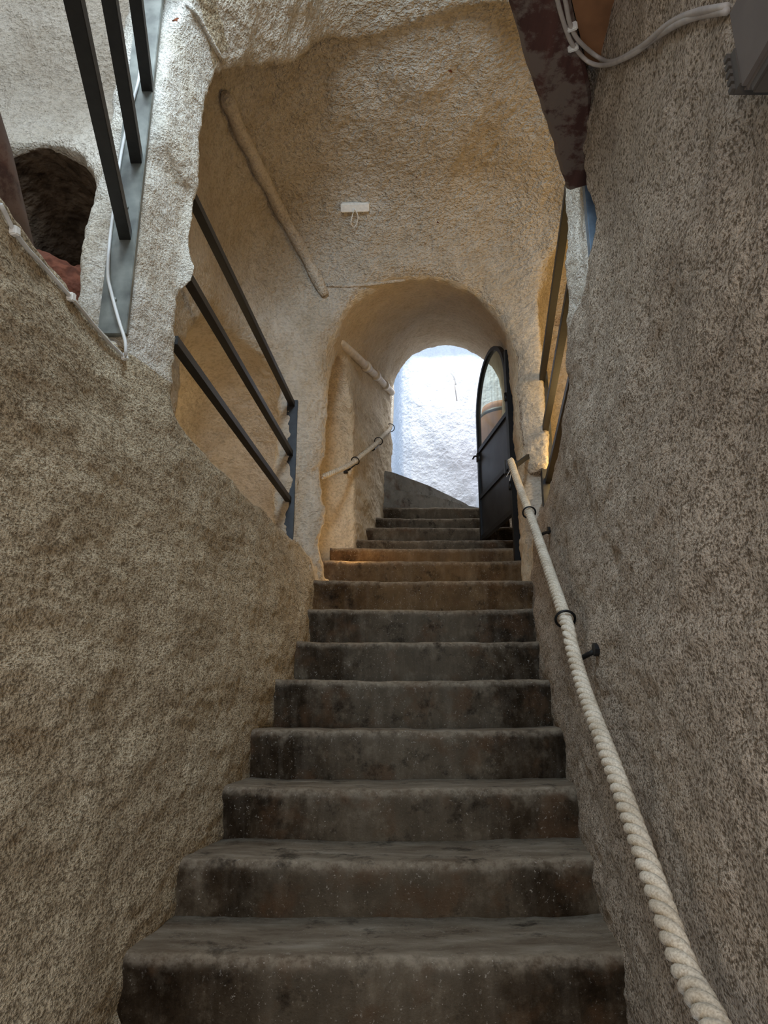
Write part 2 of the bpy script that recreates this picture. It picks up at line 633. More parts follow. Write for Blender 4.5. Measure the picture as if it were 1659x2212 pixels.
for k, nm in enumerate(names):
    sel = li[lab == k]
    if not len(sel):
        continue
    u, inv = np.unique(sel.ravel(), return_inverse=True)
    me = bpy.data.meshes.new(nm)
    me.vertices.add(len(u))
    me.vertices.foreach_set('co', co[u].ravel())
    me.loops.add(len(sel) * 4)
    me.loops.foreach_set('vertex_index', inv.astype(np.int32).ravel())
    me.polygons.add(len(sel))
    me.polygons.foreach_set('loop_start', np.arange(len(sel), dtype=np.int32) * 4)
    me.update(calc_edges=True)
    me.shade_smooth()
    me.normals_split_custom_set_from_vertices(no[u])
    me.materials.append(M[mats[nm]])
    ob = bpy.data.objects.new(nm, me)
    C.objects.link(ob)
    tag(ob, kind='structure')

# coarse tree for laying things on the plaster
_bv = BVHTree.FromPolygons([tuple(p) for p in co.tolist()], [tuple(f) for f in li.tolist()])


def hit(px, py, off=0.0):
    """point of the plaster seen through a pixel, lifted off it along the plaster's normal"""
    d = ray(px, py).normalized()
    loc, nrm, ix, dist = _bv.ray_cast(Vector((0, 0, 0)), d)
    if loc is None:
        return None, None
    if nrm.dot(d) > 0:
        nrm = -nrm
    return loc + nrm * off, nrm
# ---------------------------------------------------------------- more materials
def stair_mat(name, warm=0.0):
    m, nt, bs = new_mat(name)
    tc = N(nt, 'ShaderNodeTexCoord')
    geo = N(nt, 'ShaderNodeNewGeometry')

    def noise(scale, detail, rough, vs=(1, 1, 1)):
        mp = N(nt, 'ShaderNodeMapping')
        mp.inputs['Scale'].default_value = vs
        nt.links.new(tc.outputs['Object'], mp.inputs[0])
        n = N(nt, 'ShaderNodeTexNoise')
        n.inputs['Scale'].default_value = scale
        n.inputs['Detail'].default_value = detail
        n.inputs['Roughness'].default_value = rough
        nt.links.new(mp.outputs[0], n.inputs['Vector'])
        return n.outputs[0]
    blotch = noise(3.6, 8, 0.70, (1, 1, .8))
    blotch2 = noise(15, 7, 0.72, (1.0, 1, .8))
    drip = noise(22, 4, 0.6, (1, 1, .10))
    fine = noise(150, 3, 0.6)
    dark, mid, lite = (.016, .010, .005), (.050, .035, .021), (.185, .152, .108)
    if warm:
        dark, mid, lite = (.035, .018, .007), (.10, .056, .024), (.20, .13, .065)
    if warm == 2:
        dark, mid, lite = (.12, .11, .09), (.20, .185, .155), (.30, .28, .24)
    sx = N(nt, 'ShaderNodeSeparateXYZ')
    nt.links.new(tc.outputs['Object'], sx.inputs[0])
    # people walk in the middle: paler there, darker towards the walls, with a ragged limit
    axis = math_n(nt, 'SUBTRACT', sx.outputs[0], math_n(nt, 'MULTIPLY', sx.outputs[1], .115))
    axis = math_n(nt, 'ABSOLUTE', math_n(nt, 'ADD', axis, .06))
    axis = math_n(nt, 'ADD', axis, math_n(nt, 'MULTIPLY', math_n(nt, 'SUBTRACT', blotch, .5), 1.1))
    wear = ramp(nt, axis, [(.20, (1, 1, 1)), (.30, (.45, .45, .45)), (.36, (0, 0, 0))])
    c = ramp(nt, blotch, [(.42, dark), (.52, mid), (.66, lite)])
    c = mix(nt, c, lite, math_n(nt, 'MULTIPLY', wear, .62))
    c = mix(nt, c, ramp(nt, blotch2, [(.40, dark), (.54, mid), (.68, lite)]), .38)
    c = mix(nt, c, ramp(nt, drip, [(.48, (0, 0, 0)), (.72, (.16, .14, .11))]), .22, 'SCREEN')
    # rusty brown soaked patches
    rust = noise(6.5, 4, .6)
    c = mix(nt, c, (.10, .055, .028), math_n(nt, 'MULTIPLY', ramp(nt, rust, [(.54, (0, 0, 0)), (.66, (1, 1, 1))]), .55))
    # foot-worn upper faces are paler
    sep = N(nt, 'ShaderNodeSeparateXYZ')
    nt.links.new(geo.outputs['Normal'], sep.inputs[0])
    upf = math_n(nt, 'MULTIPLY', math_n(nt, 'SUBTRACT', sep.outputs[2], .35), 1.7, True)
    worn = ramp(nt, noise(7, 6, .7, (.6, 2, 1)), [(.3, (.12, .085, .055)), (.5, (.21, .165, .115)), (.7, (.33, .28, .21))])
    c = mix(nt, c, worn, math_n(nt, 'MULTIPLY', upf, .85))
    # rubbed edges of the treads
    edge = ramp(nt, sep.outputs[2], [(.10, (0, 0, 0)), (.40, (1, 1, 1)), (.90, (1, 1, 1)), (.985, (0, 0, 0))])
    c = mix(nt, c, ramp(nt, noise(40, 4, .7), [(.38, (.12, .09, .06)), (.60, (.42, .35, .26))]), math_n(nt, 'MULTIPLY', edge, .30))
    # lime specks and splashes
    sp1 = ramp(nt, noise(140, 3, .6), [(.635, (0, 0, 0)), (.70, (1, 1, 1))])
    sp2 = ramp(nt, noise(48, 5, .7, (1, 1, .6)), [(.64, (0, 0, 0)), (.70, (1, 1, 1))])
    where = ramp(nt, noise(4, 4, .7), [(.42, (.15, .15, .15)), (.60, (1, 1, 1))])
    f = math_n(nt, 'MULTIPLY', mix(nt, sp1, sp2, .5, 'SCREEN'), where)
    c = mix(nt, c, (.46, .42, .36), math_n(nt, 'MULTIPLY', f, .7))
    # dark soaked scars
    c = mix(nt, c, (.012, .008, .005), math_n(nt, 'MULTIPLY', ramp(nt, noise(9, 7, .75), [(.55, (0, 0, 0)), (.68, (1, 1, 1))]), .8))
    nt.links.new(c, bs.inputs['Base Color'])
    bs.inputs['Roughness'].default_value = .9
    bs.inputs['Specular IOR Level'].default_value = .08
    b = N(nt, 'ShaderNodeBump')
    b.inputs['Strength'].default_value = .55
    b.inputs['Distance'].default_value = .006
    h = math_n(nt, 'ADD', blotch2, math_n(nt, 'MULTIPLY', fine, .5))
    nt.links.new(h, b.inputs['Height'])
    nt.links.new(b.outputs[0], bs.inputs['Normal'])
    return m


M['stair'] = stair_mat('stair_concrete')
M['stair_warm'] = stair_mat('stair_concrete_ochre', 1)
M['stair_pale'] = stair_mat('stair_concrete_pale', 2)  # paler copy for the winding steps, outside light put into the colour
M['iron'] = plain('dark_iron', (.020, .018, .015), .5, .3, .2, 40, .1)
M['iron_edge'] = plain('black_iron', (.012, .012, .012), .45, .4)
M['zinc'] = plain('grey_steel_strip', (.17, .17, .14), .45, .25, .4, 12, .15)
M['slate'] = plain('dark_steel_strip', (.030, .031, .032), .5, .4, .25, 20, .1)
M['bluesteel'] = plain('blue_grey_steel', (.22, .30, .38), .4, .3, .15)
M['rope'] = None
M['cable'] = plain('white_cable', (.62, .60, .55), .5, 0, .08)
M['cablegrey'] = plain('grey_cable', (.46, .41, .36), .55, 0, .12)
M['box'] = plain('grey_plastic', (.12, .10, .085), .6, 0, .06)
M['boxdark'] = plain('grey_plastic_dark', (.07, .06, .05), .6, 0, .06)
M['white'] = plain('white_paint', (.78, .75, .68), .6, 0, .08, 60, .3)
M['pipe'] = plain('painted_pipe', (.70, .62, .50), .6, 0, .12, 25, .3, .004)
M['panel'] = plain('brushed_dark_panel', (.030, .030, .034), .40, .5, .35, 9, .1)
M['board'] = plain('ochre_board', (.26, .12, .05), .8, 0, .25, 9, .3, .004)
M['landing'] = plain('landing_screed', (.40, .36, .30), .85, 0, .2, 12, .5, .006)


def rope_mat():
    m, nt, bs = new_mat('rope_cotton')
    tc = N(nt, 'ShaderNodeTexCoord')
    n = N(nt, 'ShaderNodeTexNoise')
    n.inputs['Scale'].default_value = 260
    n.inputs['Detail'].default_value = 3
    nt.links.new(tc.outputs['Object'], n.inputs['Vector'])
    n2 = N(nt, 'ShaderNodeTexNoise')
    n2.inputs['Scale'].default_value = 14
    nt.links.new(tc.outputs['Object'], n2.inputs['Vector'])
    c = mix(nt, ramp(nt, n.outputs[0], [(.3, (.50, .42, .31)), (.62, (.80, .72, .58))]),
            ramp(nt, n2.outputs[0], [(.35, (.70, .66, .6)), (.6, (1, 1, 1))]), .6, 'MULTIPLY')
    nt.links.new(c, bs.inputs['Base Color'])
    bs.inputs['Roughness'].default_value = .8
    b = N(nt, 'ShaderNodeBump')
    b.inputs['Strength'].default_value = .5
    b.inputs['Distance'].default_value = .002
    nt.links.new(n.outputs[0], b.inputs['Height'])
    nt.links.new(b.outputs[0], bs.inputs['Normal'])
    return m


M['rope'] = rope_mat()


def wood(name, c0, c1, patch=None, scale=6, axis=1, fac=.5):
    m, nt, bs = new_mat(name)
    tc = N(nt, 'ShaderNodeTexCoord')
    mp = N(nt, 'ShaderNodeMapping')
    s = [scale * 6] * 3
    s[axis] = scale * .5
    mp.inputs['Scale'].default_value = s
    nt.links.new(tc.outputs['Object'], mp.inputs[0])
    n = N(nt, 'ShaderNodeTexNoise')
    n.inputs['Scale'].default_value = 1
    n.inputs['Detail'].default_value = 6
    nt.links.new(mp.outputs[0], n.inputs['Vector'])
    c = ramp(nt, n.outputs[0], [(.32, c0), (.68, c1)])
    if patch:
        p = N(nt, 'ShaderNodeTexNoise')
        p.inputs['Scale'].default_value = 9
        p.inputs['Detail'].default_value = 7
        p.inputs['Roughness'].default_value = .7
        nt.links.new(tc.outputs['Object'], p.inputs['Vector'])
        c = mix(nt, c, patch, math_n(nt, 'MULTIPLY', ramp(nt, p.outputs[0], [(.44, (0, 0, 0)), (.52, (1, 1, 1))]), fac))
    nt.links.new(c, bs.inputs['Base Color'])
    bs.inputs['Roughness'].default_value = .75
    b = N(nt, 'ShaderNodeBump')
    b.inputs['Strength'].default_value = .5
    b.inputs['Distance'].default_value = .004
    nt.links.new(n.outputs[0], b.inputs['Height'])
    nt.links.new(b.outputs[0], bs.inputs['Normal'])
    return m


M['beam'] = wood('old_beam', (.045, .016, .012), (.10, .04, .03), (.20, .16, .13), 5, 1, .75)
M['post'] = wood('old_post', (.045, .02, .014), (.10, .045, .03), (.26, .19, .14), 5, 1, .35)
M['barrel'] = wood('barrel_oak', (.30, .12, .05), (.46, .21, .10), None, 5, 2)


def at_z(px, py, Z):
    d = ray(px, py)
    return d * (Z / d.z)


def first_of(px, py, Z, off):
    """the nearer of the plaster and a level ceiling at height Z, seen through a pixel"""
    a = at_z(px, py, Z)
    b, n = hit(px, py, off)
    if b is None or a.length < b.length:
        return a
    return b


# ---------------------------------------------------------------- the stair
steps = [  # Y of the nosing, its height
    (1.575, -.745), (1.90, -.560), (2.225, -.415), (2.55, -.255), (2.875, -.077), (3.20, .122), (3.525, .3175),
    (3.85, .520), (4.17, .734), (4.50, .921), (4.83, 1.078), (5.16, 1.215), (5.49, 1.395), (5.82, 1.560), (6.15, 1.747)]
stair = empty('staircase', (0, 1.575, -.9), 'worn dark concrete staircase climbing between plastered walls into the arched passage', 'staircase')


def vnoise(x, s, seed):
    return (math.sin(x * s + seed) + .6 * math.sin(x * s * 2.3 + seed * 1.7) + .35 * math.sin(x * s * 5.1 + seed * 2.9)) / 1.95


for k, (Y, Z) in enumerate(steps):
    Yn = steps[k + 1][0] if k + 1 < len(steps) else 6.45
    if Y < 4.2:
        x0, x1 = np.interp(Y, [1.2, 4.2], [-.705, -.355]) - .13, np.interp(Y, [.8, 4.15], [.434, .84]) + .13
    else:
        cxx, rrr = .22 + .40 * (Y - 4.2) / 2.3, .60 - .05 * (Y - 4.2) / 2.3
        x0, x1 = cxx - rrr - .12, cxx + rrr + .14
    n = 90
    deep = Yn - Y + .06
    bow = (-.022 if Y < 4 else -.012)
    rows = []
    prof = [(.012, -.30), (.010, -.17), (.006, -.12), (.003, -.07), (.0, -.045), (.001, -.028), (.006, -.012), (.015, -.004), (.030, 0),
            (.06, .001), (.10, 0), (.16, 0), (.22, -.001), (deep, -.001), (deep, -.30)]
    for (py_, pz_) in prof:
        row = []
        for i in range(n + 1):
            xx = x0 + (x1 - x0) * i / n
            t = (i / n - .5) * 2
            dz = .010 * t * t - .005 + .0035 * vnoise(xx, 7, k * 2.1) + (.002 * vnoise(xx, 31, k * 1.3) if pz_ > -.05 else 0)
            dy = bow * (1 - t * t) * .6 + .006 * vnoise(xx, 5, k * 3.3 + 1) + (.003 * vnoise(xx, 37, k + pz_ * 40) if pz_ < 0 else 0)
            if py_ > .2:
                dy = 0
            chip = max(0, vnoise(xx, 17, k * 4.7 + 2) - .72) * .05 if -.03 < pz_ and py_ < .03 else 0
            row.append(Vector((xx, Y + py_ + dy + chip * .6, Z + pz_ + (dz if pz_ > -.2 else 0) - chip * .5)))
        rows.append(row)
    mb = MB()
    vs = [p for r_ in rows for p in r_]
    fs = []
    for a in range(len(rows) - 1):
        for i in range(n):
            fs.append((a * (n + 1) + i, a * (n + 1) + i + 1, (a + 1) * (n + 1) + i + 1, (a + 1) * (n + 1) + i))
    fs.append(tuple(a * (n + 1) for a in range(len(rows))))
    fs.append(tuple(a * (n + 1) + n for a in range(len(rows) - 1, -1, -1)))
    L = len(rows) - 1
    for i in range(n):
        fs.append((L * (n + 1) + i, L * (n + 1) + i + 1, i + 1, i))
    mb.add(vs, fs)
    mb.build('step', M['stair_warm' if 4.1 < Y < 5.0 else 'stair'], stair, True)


def slab(pts, z0, z1, mat, name, parent, bevel=.012):
    vs = [Vector((x, y, z0)) for x, y in pts] + [Vector((x, y, z1)) for x, y in pts]
    n = len(pts)
    fs = [tuple(range(n - 1, -1, -1)), tuple(range(n, 2 * n))] + [(i, (i + 1) % n, n + (i + 1) % n, n + i) for i in range(n)]
    m = MB()
    m.add(vs, fs)
    return m.build(name, mat, parent, False, bevel)


# two winding steps beyond the passage, fanning round to the left
slab([(-.10, 6.12), (.25, 6.26), (.55, 6.46), (.80, 6.70), (1.5, 7.15), (1.5, 8.1), (-.10, 8.1)], 1.60, 1.925, M['stair_pale'], 'winding_step', stair)
slab([(-.10, 6.10), (.10, 6.24), (.45, 6.64), (.88, 7.27), (1.3, 8.12), (-1.8, 8.6), (-1.8, 6.66), (-.2, 6.64)], 1.75, 2.105, M['stair_pale'], 'winding_step', stair)
slab([(-1.9, 6.40), (2.4, 6.40), (2.4, 8.6), (-1.9, 8.6)], 1.45, 1.742, M['landing'], 'landing', stair)

# ---------------------------------------------------------------- the wall outside
prof = [(-2.2, 8.50), (-1.0, 8.46), (-.3, 8.42), (.05, 8.38), (.13, 8.34), (.155, 8.20), (.17, 8.02), (.22, 7.90), (.32, 7.84), (.7, 7.80),
        (1.2, 7.76), (1.8, 7.70), (2.6, 7.62)]
px_ = [p[0] for p in prof]
ux = np.concatenate([np.linspace(-2.2, .0, 40), np.linspace(.02, .36, 22), np.linspace(.4, 2.6, 70)])
vs, fs = [], []
nzr = 120
for iz in range(nzr + 1):
    zz = 1.4 + 4.4 * iz / nzr
    for xx in ux:
        yy_ = float(np.interp(xx, px_, [p[1] for p in prof])) + .025 * vnoise(xx * 1.3 + zz * .7, 3, 1.0) + .02 * vnoise(zz, 2.3, xx)
        vs.append(Vector((xx, yy_, zz)))
nu = len(ux)
for iz in range(nzr):
    for i in range(nu - 1):
        fs.append((iz * nu + i, iz * nu + i + 1, (iz + 1) * nu + i + 1, (iz + 1) * nu + i))
wo = from_pydata('wall_courtyard', vs, fs, M['outside'], None, True)
tag(wo, kind='structure')
for sz_, st in ((.12, .018), (.03, .006)):
    t = bpy.data.textures.new('d', 'CLOUDS')
    t.noise_scale = sz_
    md = wo.modifiers.new('subdivide', 'SUBSURF') if sz_ == .12 else None
    if md:
        md.levels = md.render_levels = 2
        md.subdivision_type = 'SIMPLE'
    md = wo.modifiers.new('relief', 'DISPLACE')
    md.texture = t
    md.strength = st
    md.texture_coords = 'GLOBAL'
so = wo.modifiers.new('thickness', 'SOLIDIFY')
so.thickness = .25
so.offset = -1
ledge = MB()
ledge.box((1.02, 6.80, 1.70), (1.9, 7.62, 2.27))
lo_ = ledge.build('trim_ledge', M['outside'], None, False, .03)
tag(lo_, kind='structure')

# iron hook and hanging rod on the outside wall
hk = empty('wall_hook', at_y(975, 805, 7.72), 'small white hook with a thin rod hanging on the sunlit outside wall', 'hook')
m = MB()
m.tube(spline([at_y(974, 792, 7.76), at_y(973, 802, 7.64), at_y(980, 812, 7.62), at_y(984, 832, 7.66)], 5), .014, 8)
m.build('hook', M['white'], hk, True)
m = MB()
m.tube([at_y(979, 808, 7.63), at_y(983, 838, 7.63), at_y(987, 866, 7.64)], .006, 6)
m.build('rod', M['cablegrey'], hk, True)


# ---------------------------------------------------------------- barrel beyond the glass
bar = empty('wine_barrel', (1.30, 7.12, 2.27), 'upright wooden barrel with black hoops seen through the gate glass', 'barrel')
R0, Hh = .235, .86
prof = [(R0 + .055 * math.sin(math.pi * i / 16), Hh * i / 16) for i in range(17)]
m = MB()
m.lathe((1.30, 7.12, 2.27), prof + [(R0 - .02, Hh), (R0 - .02, Hh - .03), (.001, Hh - .03)], 40)
m.build('body', M['barrel'], bar, True)
for t in (.07, .26, .88):
    m = MB()
    r_ = R0 + .055 * math.sin(math.pi * t) + .004
    m.lathe((1.30, 7.12, 2.27 + Hh * t - .022), [(r_ - .012, 0), (r_, 0), (r_ + .001, .044), (r_ - .012, .044)], 40)
    m.build('hoop', M['iron_edge'], bar, True)

# ---------------------------------------------------------------- glazed iron gate, standing open
H0 = Vector((.872, 4.58, 1.26))
F0 = Vector((.767, 5.40, 1.26))
u = (F0 - H0)
Wd = u.length
u.normalize()
nrm = Vector((0, 0, 1)).cross(u).normalized()
gate = empty('arched_gate', H0, 'open black iron gate with arched glass top on the right of the passage', 'gate')
spring = 2.25
GP = lambda s, zz, o=0: H0 + u * s + Vector((0, 0, zz - 1.26)) + nrm * o


def arch_pts(inset, n=28):
    R = Wd / 2 - inset
    return [GP(Wd / 2 - R * math.cos(math.pi * i / n), spring + R * math.sin(math.pi * i / n) * 1.0) for i in range(n + 1)]


m = MB()
fw = .030
m.bar(GP(fw / 2, 1.26), GP(fw / 2, spring), fw, .035, nrm)
m.bar(GP(Wd - fw / 2, 1.26), GP(Wd - fw / 2, spring), fw, .035, nrm)
ap = arch_pts(fw / 2)
for i in range(len(ap) - 1):
    e = (ap[i + 1] - ap[i]).normalized() * .004
    m.bar(ap[i] - e, ap[i + 1] + e, fw, .035, nrm)
m.build('frame', M['iron_edge'], gate)
for zz in (1.275, 1.605, 1.99):
    m = MB()
    m.bar(GP(fw, zz), GP(Wd - fw, zz), .034, .030, nrm)
    m.build('rail', M['iron_edge'], gate)
for (z0, z1) in ((1.29, 1.59), (1.62, 1.975)):
    m = MB()
    m.box_axes(GP(Wd / 2, (z0 + z1) / 2), u * (Wd / 2 - fw * .8), nrm * .004, (0, 0, (z1 - z0) / 2 + .006))
    m.build('metal_panel', M['panel'], gate)
# glass pane
gm, nt, bs = new_mat('gate_glass')
nt.nodes.remove(bs)
tr = N(nt, 'ShaderNodeBsdfTransparent')
tr.inputs[0].default_value = (.80, .82, .74, 1)
gl = N(nt, 'ShaderNodeBsdfGlossy')
gl.inputs['Roughness'].default_value = .08
df = N(nt, 'ShaderNodeBsdfDiffuse')
df.inputs[0].default_value = (.55, .56, .50, 1)
tc = N(nt, 'ShaderNodeTexCoord')
mp = N(nt, 'ShaderNodeMapping')
mp.inputs['Scale'].default_value = (40, 40, 2)
nt.links.new(tc.outputs['Object'], mp.inputs[0])
dn = N(nt, 'ShaderNodeTexNoise')
dn.inputs['Scale'].default_value = 1.2
nt.links.new(mp.outputs[0], dn.inputs['Vector'])
mx = N(nt, 'ShaderNodeMixShader')
mx.inputs[0].default_value = .10
nt.links.new(tr.outputs[0], mx.inputs[1])
nt.links.new(gl.outputs[0], mx.inputs[2])
mx2 = N(nt, 'ShaderNodeMixShader')
nt.links.new(ramp(nt, dn.outputs[0], [(.45, (.05,) * 3), (.75, (.28,) * 3)]), mx2.inputs[0])
nt.links.new(mx.outputs[0], mx2.inputs[1])
nt.links.new(df.outputs[0], mx2.inputs[2])
nt.links.new(mx2.outputs[0], nt.nodes['Material Output'].inputs[0])
gp = [GP(fw * .7, 2.0, .002)] + [p + nrm * .002 for p in arch_pts(fw * .7)] + [GP(Wd - fw * .7, 2.0, .002)]
n = len(gp)
m = MB()
m.add(gp + [p - nrm * .005 for p in gp], [tuple(range(n)), tuple(range(2 * n - 1, n - 1, -1))] + [(i, (i + 1) % n, n + (i + 1) % n, n + i) for i in range(n)])
m.build('glass_pane', gm, gate)
m = MB()
m.bar(GP(-.015, .93), GP(-.015, 2.45), .032, .04, nrm)
m.build('hinge_post', M['iron_edge'], gate)
for zz in (1.45, 2.1):
    m = MB()
    m.tube([GP(0, zz - .03, .02), GP(0, zz + .03, .02)], .011, 10)
    m.build('hinge', M['iron_edge'], gate, True)
m = MB()
m.box_axes(GP(Wd - .02, 1.94), u * .016, nrm * .026, (0, 0, .035))
m.tube([GP(Wd - .02, 1.95, .04), GP(Wd - .02, 1.95, -.05)], .008, 8)
m.tube([GP(Wd - .02, 1.95, -.05), GP(Wd - .10, 1.945, -.05)], .007, 8)
m.tube([GP(Wd - .02, 1.95, .045), GP(Wd + .03, 1.945, .045)], .007, 8)
m.build('latch_handle', M['iron_edge'], gate, True)


# ---------------------------------------------------------------- window grilles: steel strips with square bars
def grille(name, label, group, plate_lo, plate_hi, platemat, bars, w=.030, bolts=(), second=None):
    g = empty(name, plate_lo, label, 'window grille')
    m = MB()
    m.box(plate_lo, plate_hi)
    m.build('steel_strip', platemat, g, False, .002)
    if second:
        m = MB()
        m.box(*second)
        m.build('steel_strip', platemat, g, False, .002)
    for (a, b) in bars:
        m = MB()
        m.bar(a, b, w, w)
        m.build('bar', M['iron'], g, False, .0015)
    for p in bolts:
        m = MB()
        m.lathe(p, [(.0085, 0), (.0085, -.004), (.004, -.006)], 12, (0, 1, 0))
        m.build('bolt', M['zinc'], g, True)
    return g


zs3 = (1.43, 1.717, 2.006)
xs3 = ((-.814, -.50), (-.806, -.52), (-.796, -.55))
bl = []
for zz, (xe, xs_) in zip(zs3, xs3):
    bl.append(((xe, 1.935, zz), (xe + .21 * 1.60, .335, zz)))
grille('window_grille', 'grille of three dark bars ending on a pale steel strip, upper left', None,
       (-.862, 1.915, 1.085), (-.775, 1.935, 2.55), M['zinc'], bl, .036,
       [(-.822, 1.915, 1.83), (-.818, 1.915, 1.53), (-.822, 1.915, 1.20), (-.815, 1.915, 2.12)],
       ((-.53, .30, 1.085), (-.43, .335, 2.3)))
grille('window_grille', 'grille of three dark bars between white pier and arch wall, left of the arch', None,
       (-.614, 4.150, .90), (-.546, 4.185, 1.885), M['slate'],
       [((-.580, 4.16, zz), (-.728, 2.205, zz)) for zz in (1.855, 1.525, 1.225)], .034, ())
grille('window_grille', 'grille of three dark bars right of the arch, half hidden behind the right wall', None,
       (.965, 4.120, 1.08), (1.040, 4.165, 2.07), M['slate'],
       [((1.002, 4.13, zz), (.732, 2.32, zz)) for zz in (2.008, 1.670, 1.337)], .036, ())
m = MB()
m.box((.690, 2.055, 1.40), (.79, 2.085, 1.90))
tag(m.build('steel_strip', M['bluesteel'], None, False, .002), 'blue-grey steel strip in the slit at the top of the right wall', 'metal strip')


# ---------------------------------------------------------------- ropes
def rope(path, R, name, parent, pitch=.095, nseg=8, mat=None):
    pts = path
    # even resampling
    L = [0]
    for a, b in zip(pts, pts[1:]):
        L.append(L[-1] + (b - a).length)
    step = pitch / 14
    cnt = int(L[-1] / step)
    xs_, ys_, zs_ = zip(*[tuple(p) for p in pts])
    s = np.linspace(0, L[-1], cnt)
    P = [Vector(q) for q in zip(np.interp(s, L, xs_), np.interp(s, L, ys_), np.interp(s, L, zs_))]
    m = MB()
    r = R * .50
    off = R * .56
    for st in range(3):
        line = []
        nr = Vector((1, 0, 0))
        for i, p in enumerate(P):
            t = (P[min(i + 1, cnt - 1)] - P[max(i - 1, 0)]).normalized()
            nr = (nr - t * nr.dot(t)).normalized()
            b = t.cross(nr)
            a = -2 * math.pi * (s[i] / pitch + st / 3)
            line.append(p + (nr * math.cos(a) + b * math.sin(a)) * off)
        m.tube(line, r, nseg)
    return m.build(name, mat or M['rope'], parent, True), P


RX = lambda px, py: at_y(px, py, .2954 / (ray(px, py).x / ray(px, py).y - .1226))
rp = [RX(1534, 2196) + (RX(1534, 2196) - RX(1479, 2091)) * 3.2] + [RX(*q) for q in
      ((1534, 2196), (1479, 2091), (1406, 1886), (1324, 1657), (1264, 1497), (1236, 1400), (1222, 1340))] + \
     [at_y(1175, 1200, 2.80), at_y(1143, 1107, 3.30), at_y(1118, 1040, 3.75), at_y(1103, 995, 4.02)]
path = spline(rp, 14)
rope_r, RP = rope(path, .0205, 'rope', None)
bpy.data.objects.remove(rope_r)
rt = empty('rope_handrail', path[0], 'thick twisted cream rope handrail running down the right wall', 'rope handrail')
rope(path, .0205, 'rope', rt)
m = MB()
e0 = at_y(1106, 1010, 4.0)
m.tube(spline([e0, e0 + Vector((-.02, -.03, -.03)), e0 + Vector((-.045, -.05, -.075))], 4), .0016, 5)
m.tube(spline([e0, e0 + Vector((-.012, -.03, -.04)), e0 + Vector((-.028, -.05, -.10))], 4), .0016, 5)
m.build('loose_threads', M['white'], rt, True)


def near_idx(P, q):
    return min(range(len(P)), key=lambda i: (P[i] - q).length)


def bracket(P, px_ring, px_low, wallpx, label, group=None, R=.030, plate=True):
    """wall stub that turns up into a ring round the rope"""
    def rope_at(px):
        d = ray(*px).normalized()
        return min(range(len(P)), key=lambda i: (P[i] - d * P[i].dot(d)).length)
    i1, i0 = rope_at(px_ring), rope_at(px_low)
    c = P[i1]
    t = (P[min(i1 + 3, len(P) - 1)] - P[max(i1 - 3, 0)]).normalized()
    w, n = hit(*wallpx)
    b = empty('rope_bracket', w, label, 'bracket', group)
    m = MB()
    m.ring(c, (t + Vector((0, 0, .15))).normalized(), R, .0042)
    m.build('ring', M['iron_edge'], b, True)
    low = P[i0] + Vector((0, 0, -.034))
    low2 = c + Vector((0, 0, -1)).cross(t).cross(t).normalized() * 0 + Vector((0, 0, -R))
    m = MB()
    m.tube([w + n * -.01, low * .35 + w * .65, low], .0075, 10)
    m.tube(spline([low, low * .6 + low2 * .4 + Vector((-.004, 0, -.004)), low2], 5), .005, 8)
    m.build('rod', M['iron_edge'], b, True)
    if plate:
        m = MB()
        hz = Vector((P[i0].x - w.x, 0, 0)).normalized()
        m.tube([w - hz * .02, w + hz * .012], .019, 8)
        m.build('wall_plate', M['iron_edge'], b)
    return b


bracket(RP, (1222, 1338), (1240, 1403), (1291, 1403), 'black ring bracket midway along the right rope, the nearer one')
bracket(RP, (1143, 1107), (1153, 1146), (1188, 1146), 'black ring bracket high on the right rope, beside the arch rim')
# end bracket on the rim of the arch
w, n = hit(1140, 985)
w = at_y(1138, 985, min(w.y, 4.16)) if w.y > 4.2 else w
e = at_y(1103, 1002, 4.02)
b = empty('rope_bracket', w, 'black forked bracket holding the top end of the right rope', 'bracket')
m = MB()
m.bar(w + (w - e).normalized() * .03, e + Vector((.03, 0, -.01)), .018, .026)
m.build('arm', M['iron_edge'], b)
m = MB()
for sx in (-.034, .034):
    m.box_axes(e + Vector((sx, 0, -.022)), (.004, 0, 0), (0, .016, 0), (0, 0, .040))
m.box_axes(e + Vector((0, 0, -.06)), (.034, 0, 0), (0, .016, 0), (0, 0, .004))
m.build('fork', M['iron_edge'], b)

# rope on the left of the passage
lp = []
lp += [at_y(696, 1030, 4.45), at_y(726, 1018, 4.66), at_y(757, 1003, 4.92), at_y(785, 981, 5.16), at_y(812, 959, 5.58),
       at_y(828, 941, 5.88), at_y(843, 924, 6.38), at_y(846, 895, 6.80), at_y(847, 850, 7.05), at_y(846, 780, 7.3)]
lpath = spline(lp, 14)
lt = empty('rope_handrail', lpath[0], 'twisted rope handrail along the left wall inside the passage', 'rope handrail')
_, LP = rope(lpath, .019, 'rope', lt, .11)
bracket(LP, (768, 996), (757, 1006), (748, 1018), 'black ring bracket on the left passage rope, beside the niche', None, .030, True)
bracket(LP, (818, 953), (812, 966), (803, 974), 'black ring bracket in the middle of the left passage rope', None, .034, False)
bracket(LP, (843, 924), (841, 930), (834, 936), 'thin black ring bracket where the left rope leaves the passage', None, .040, False)

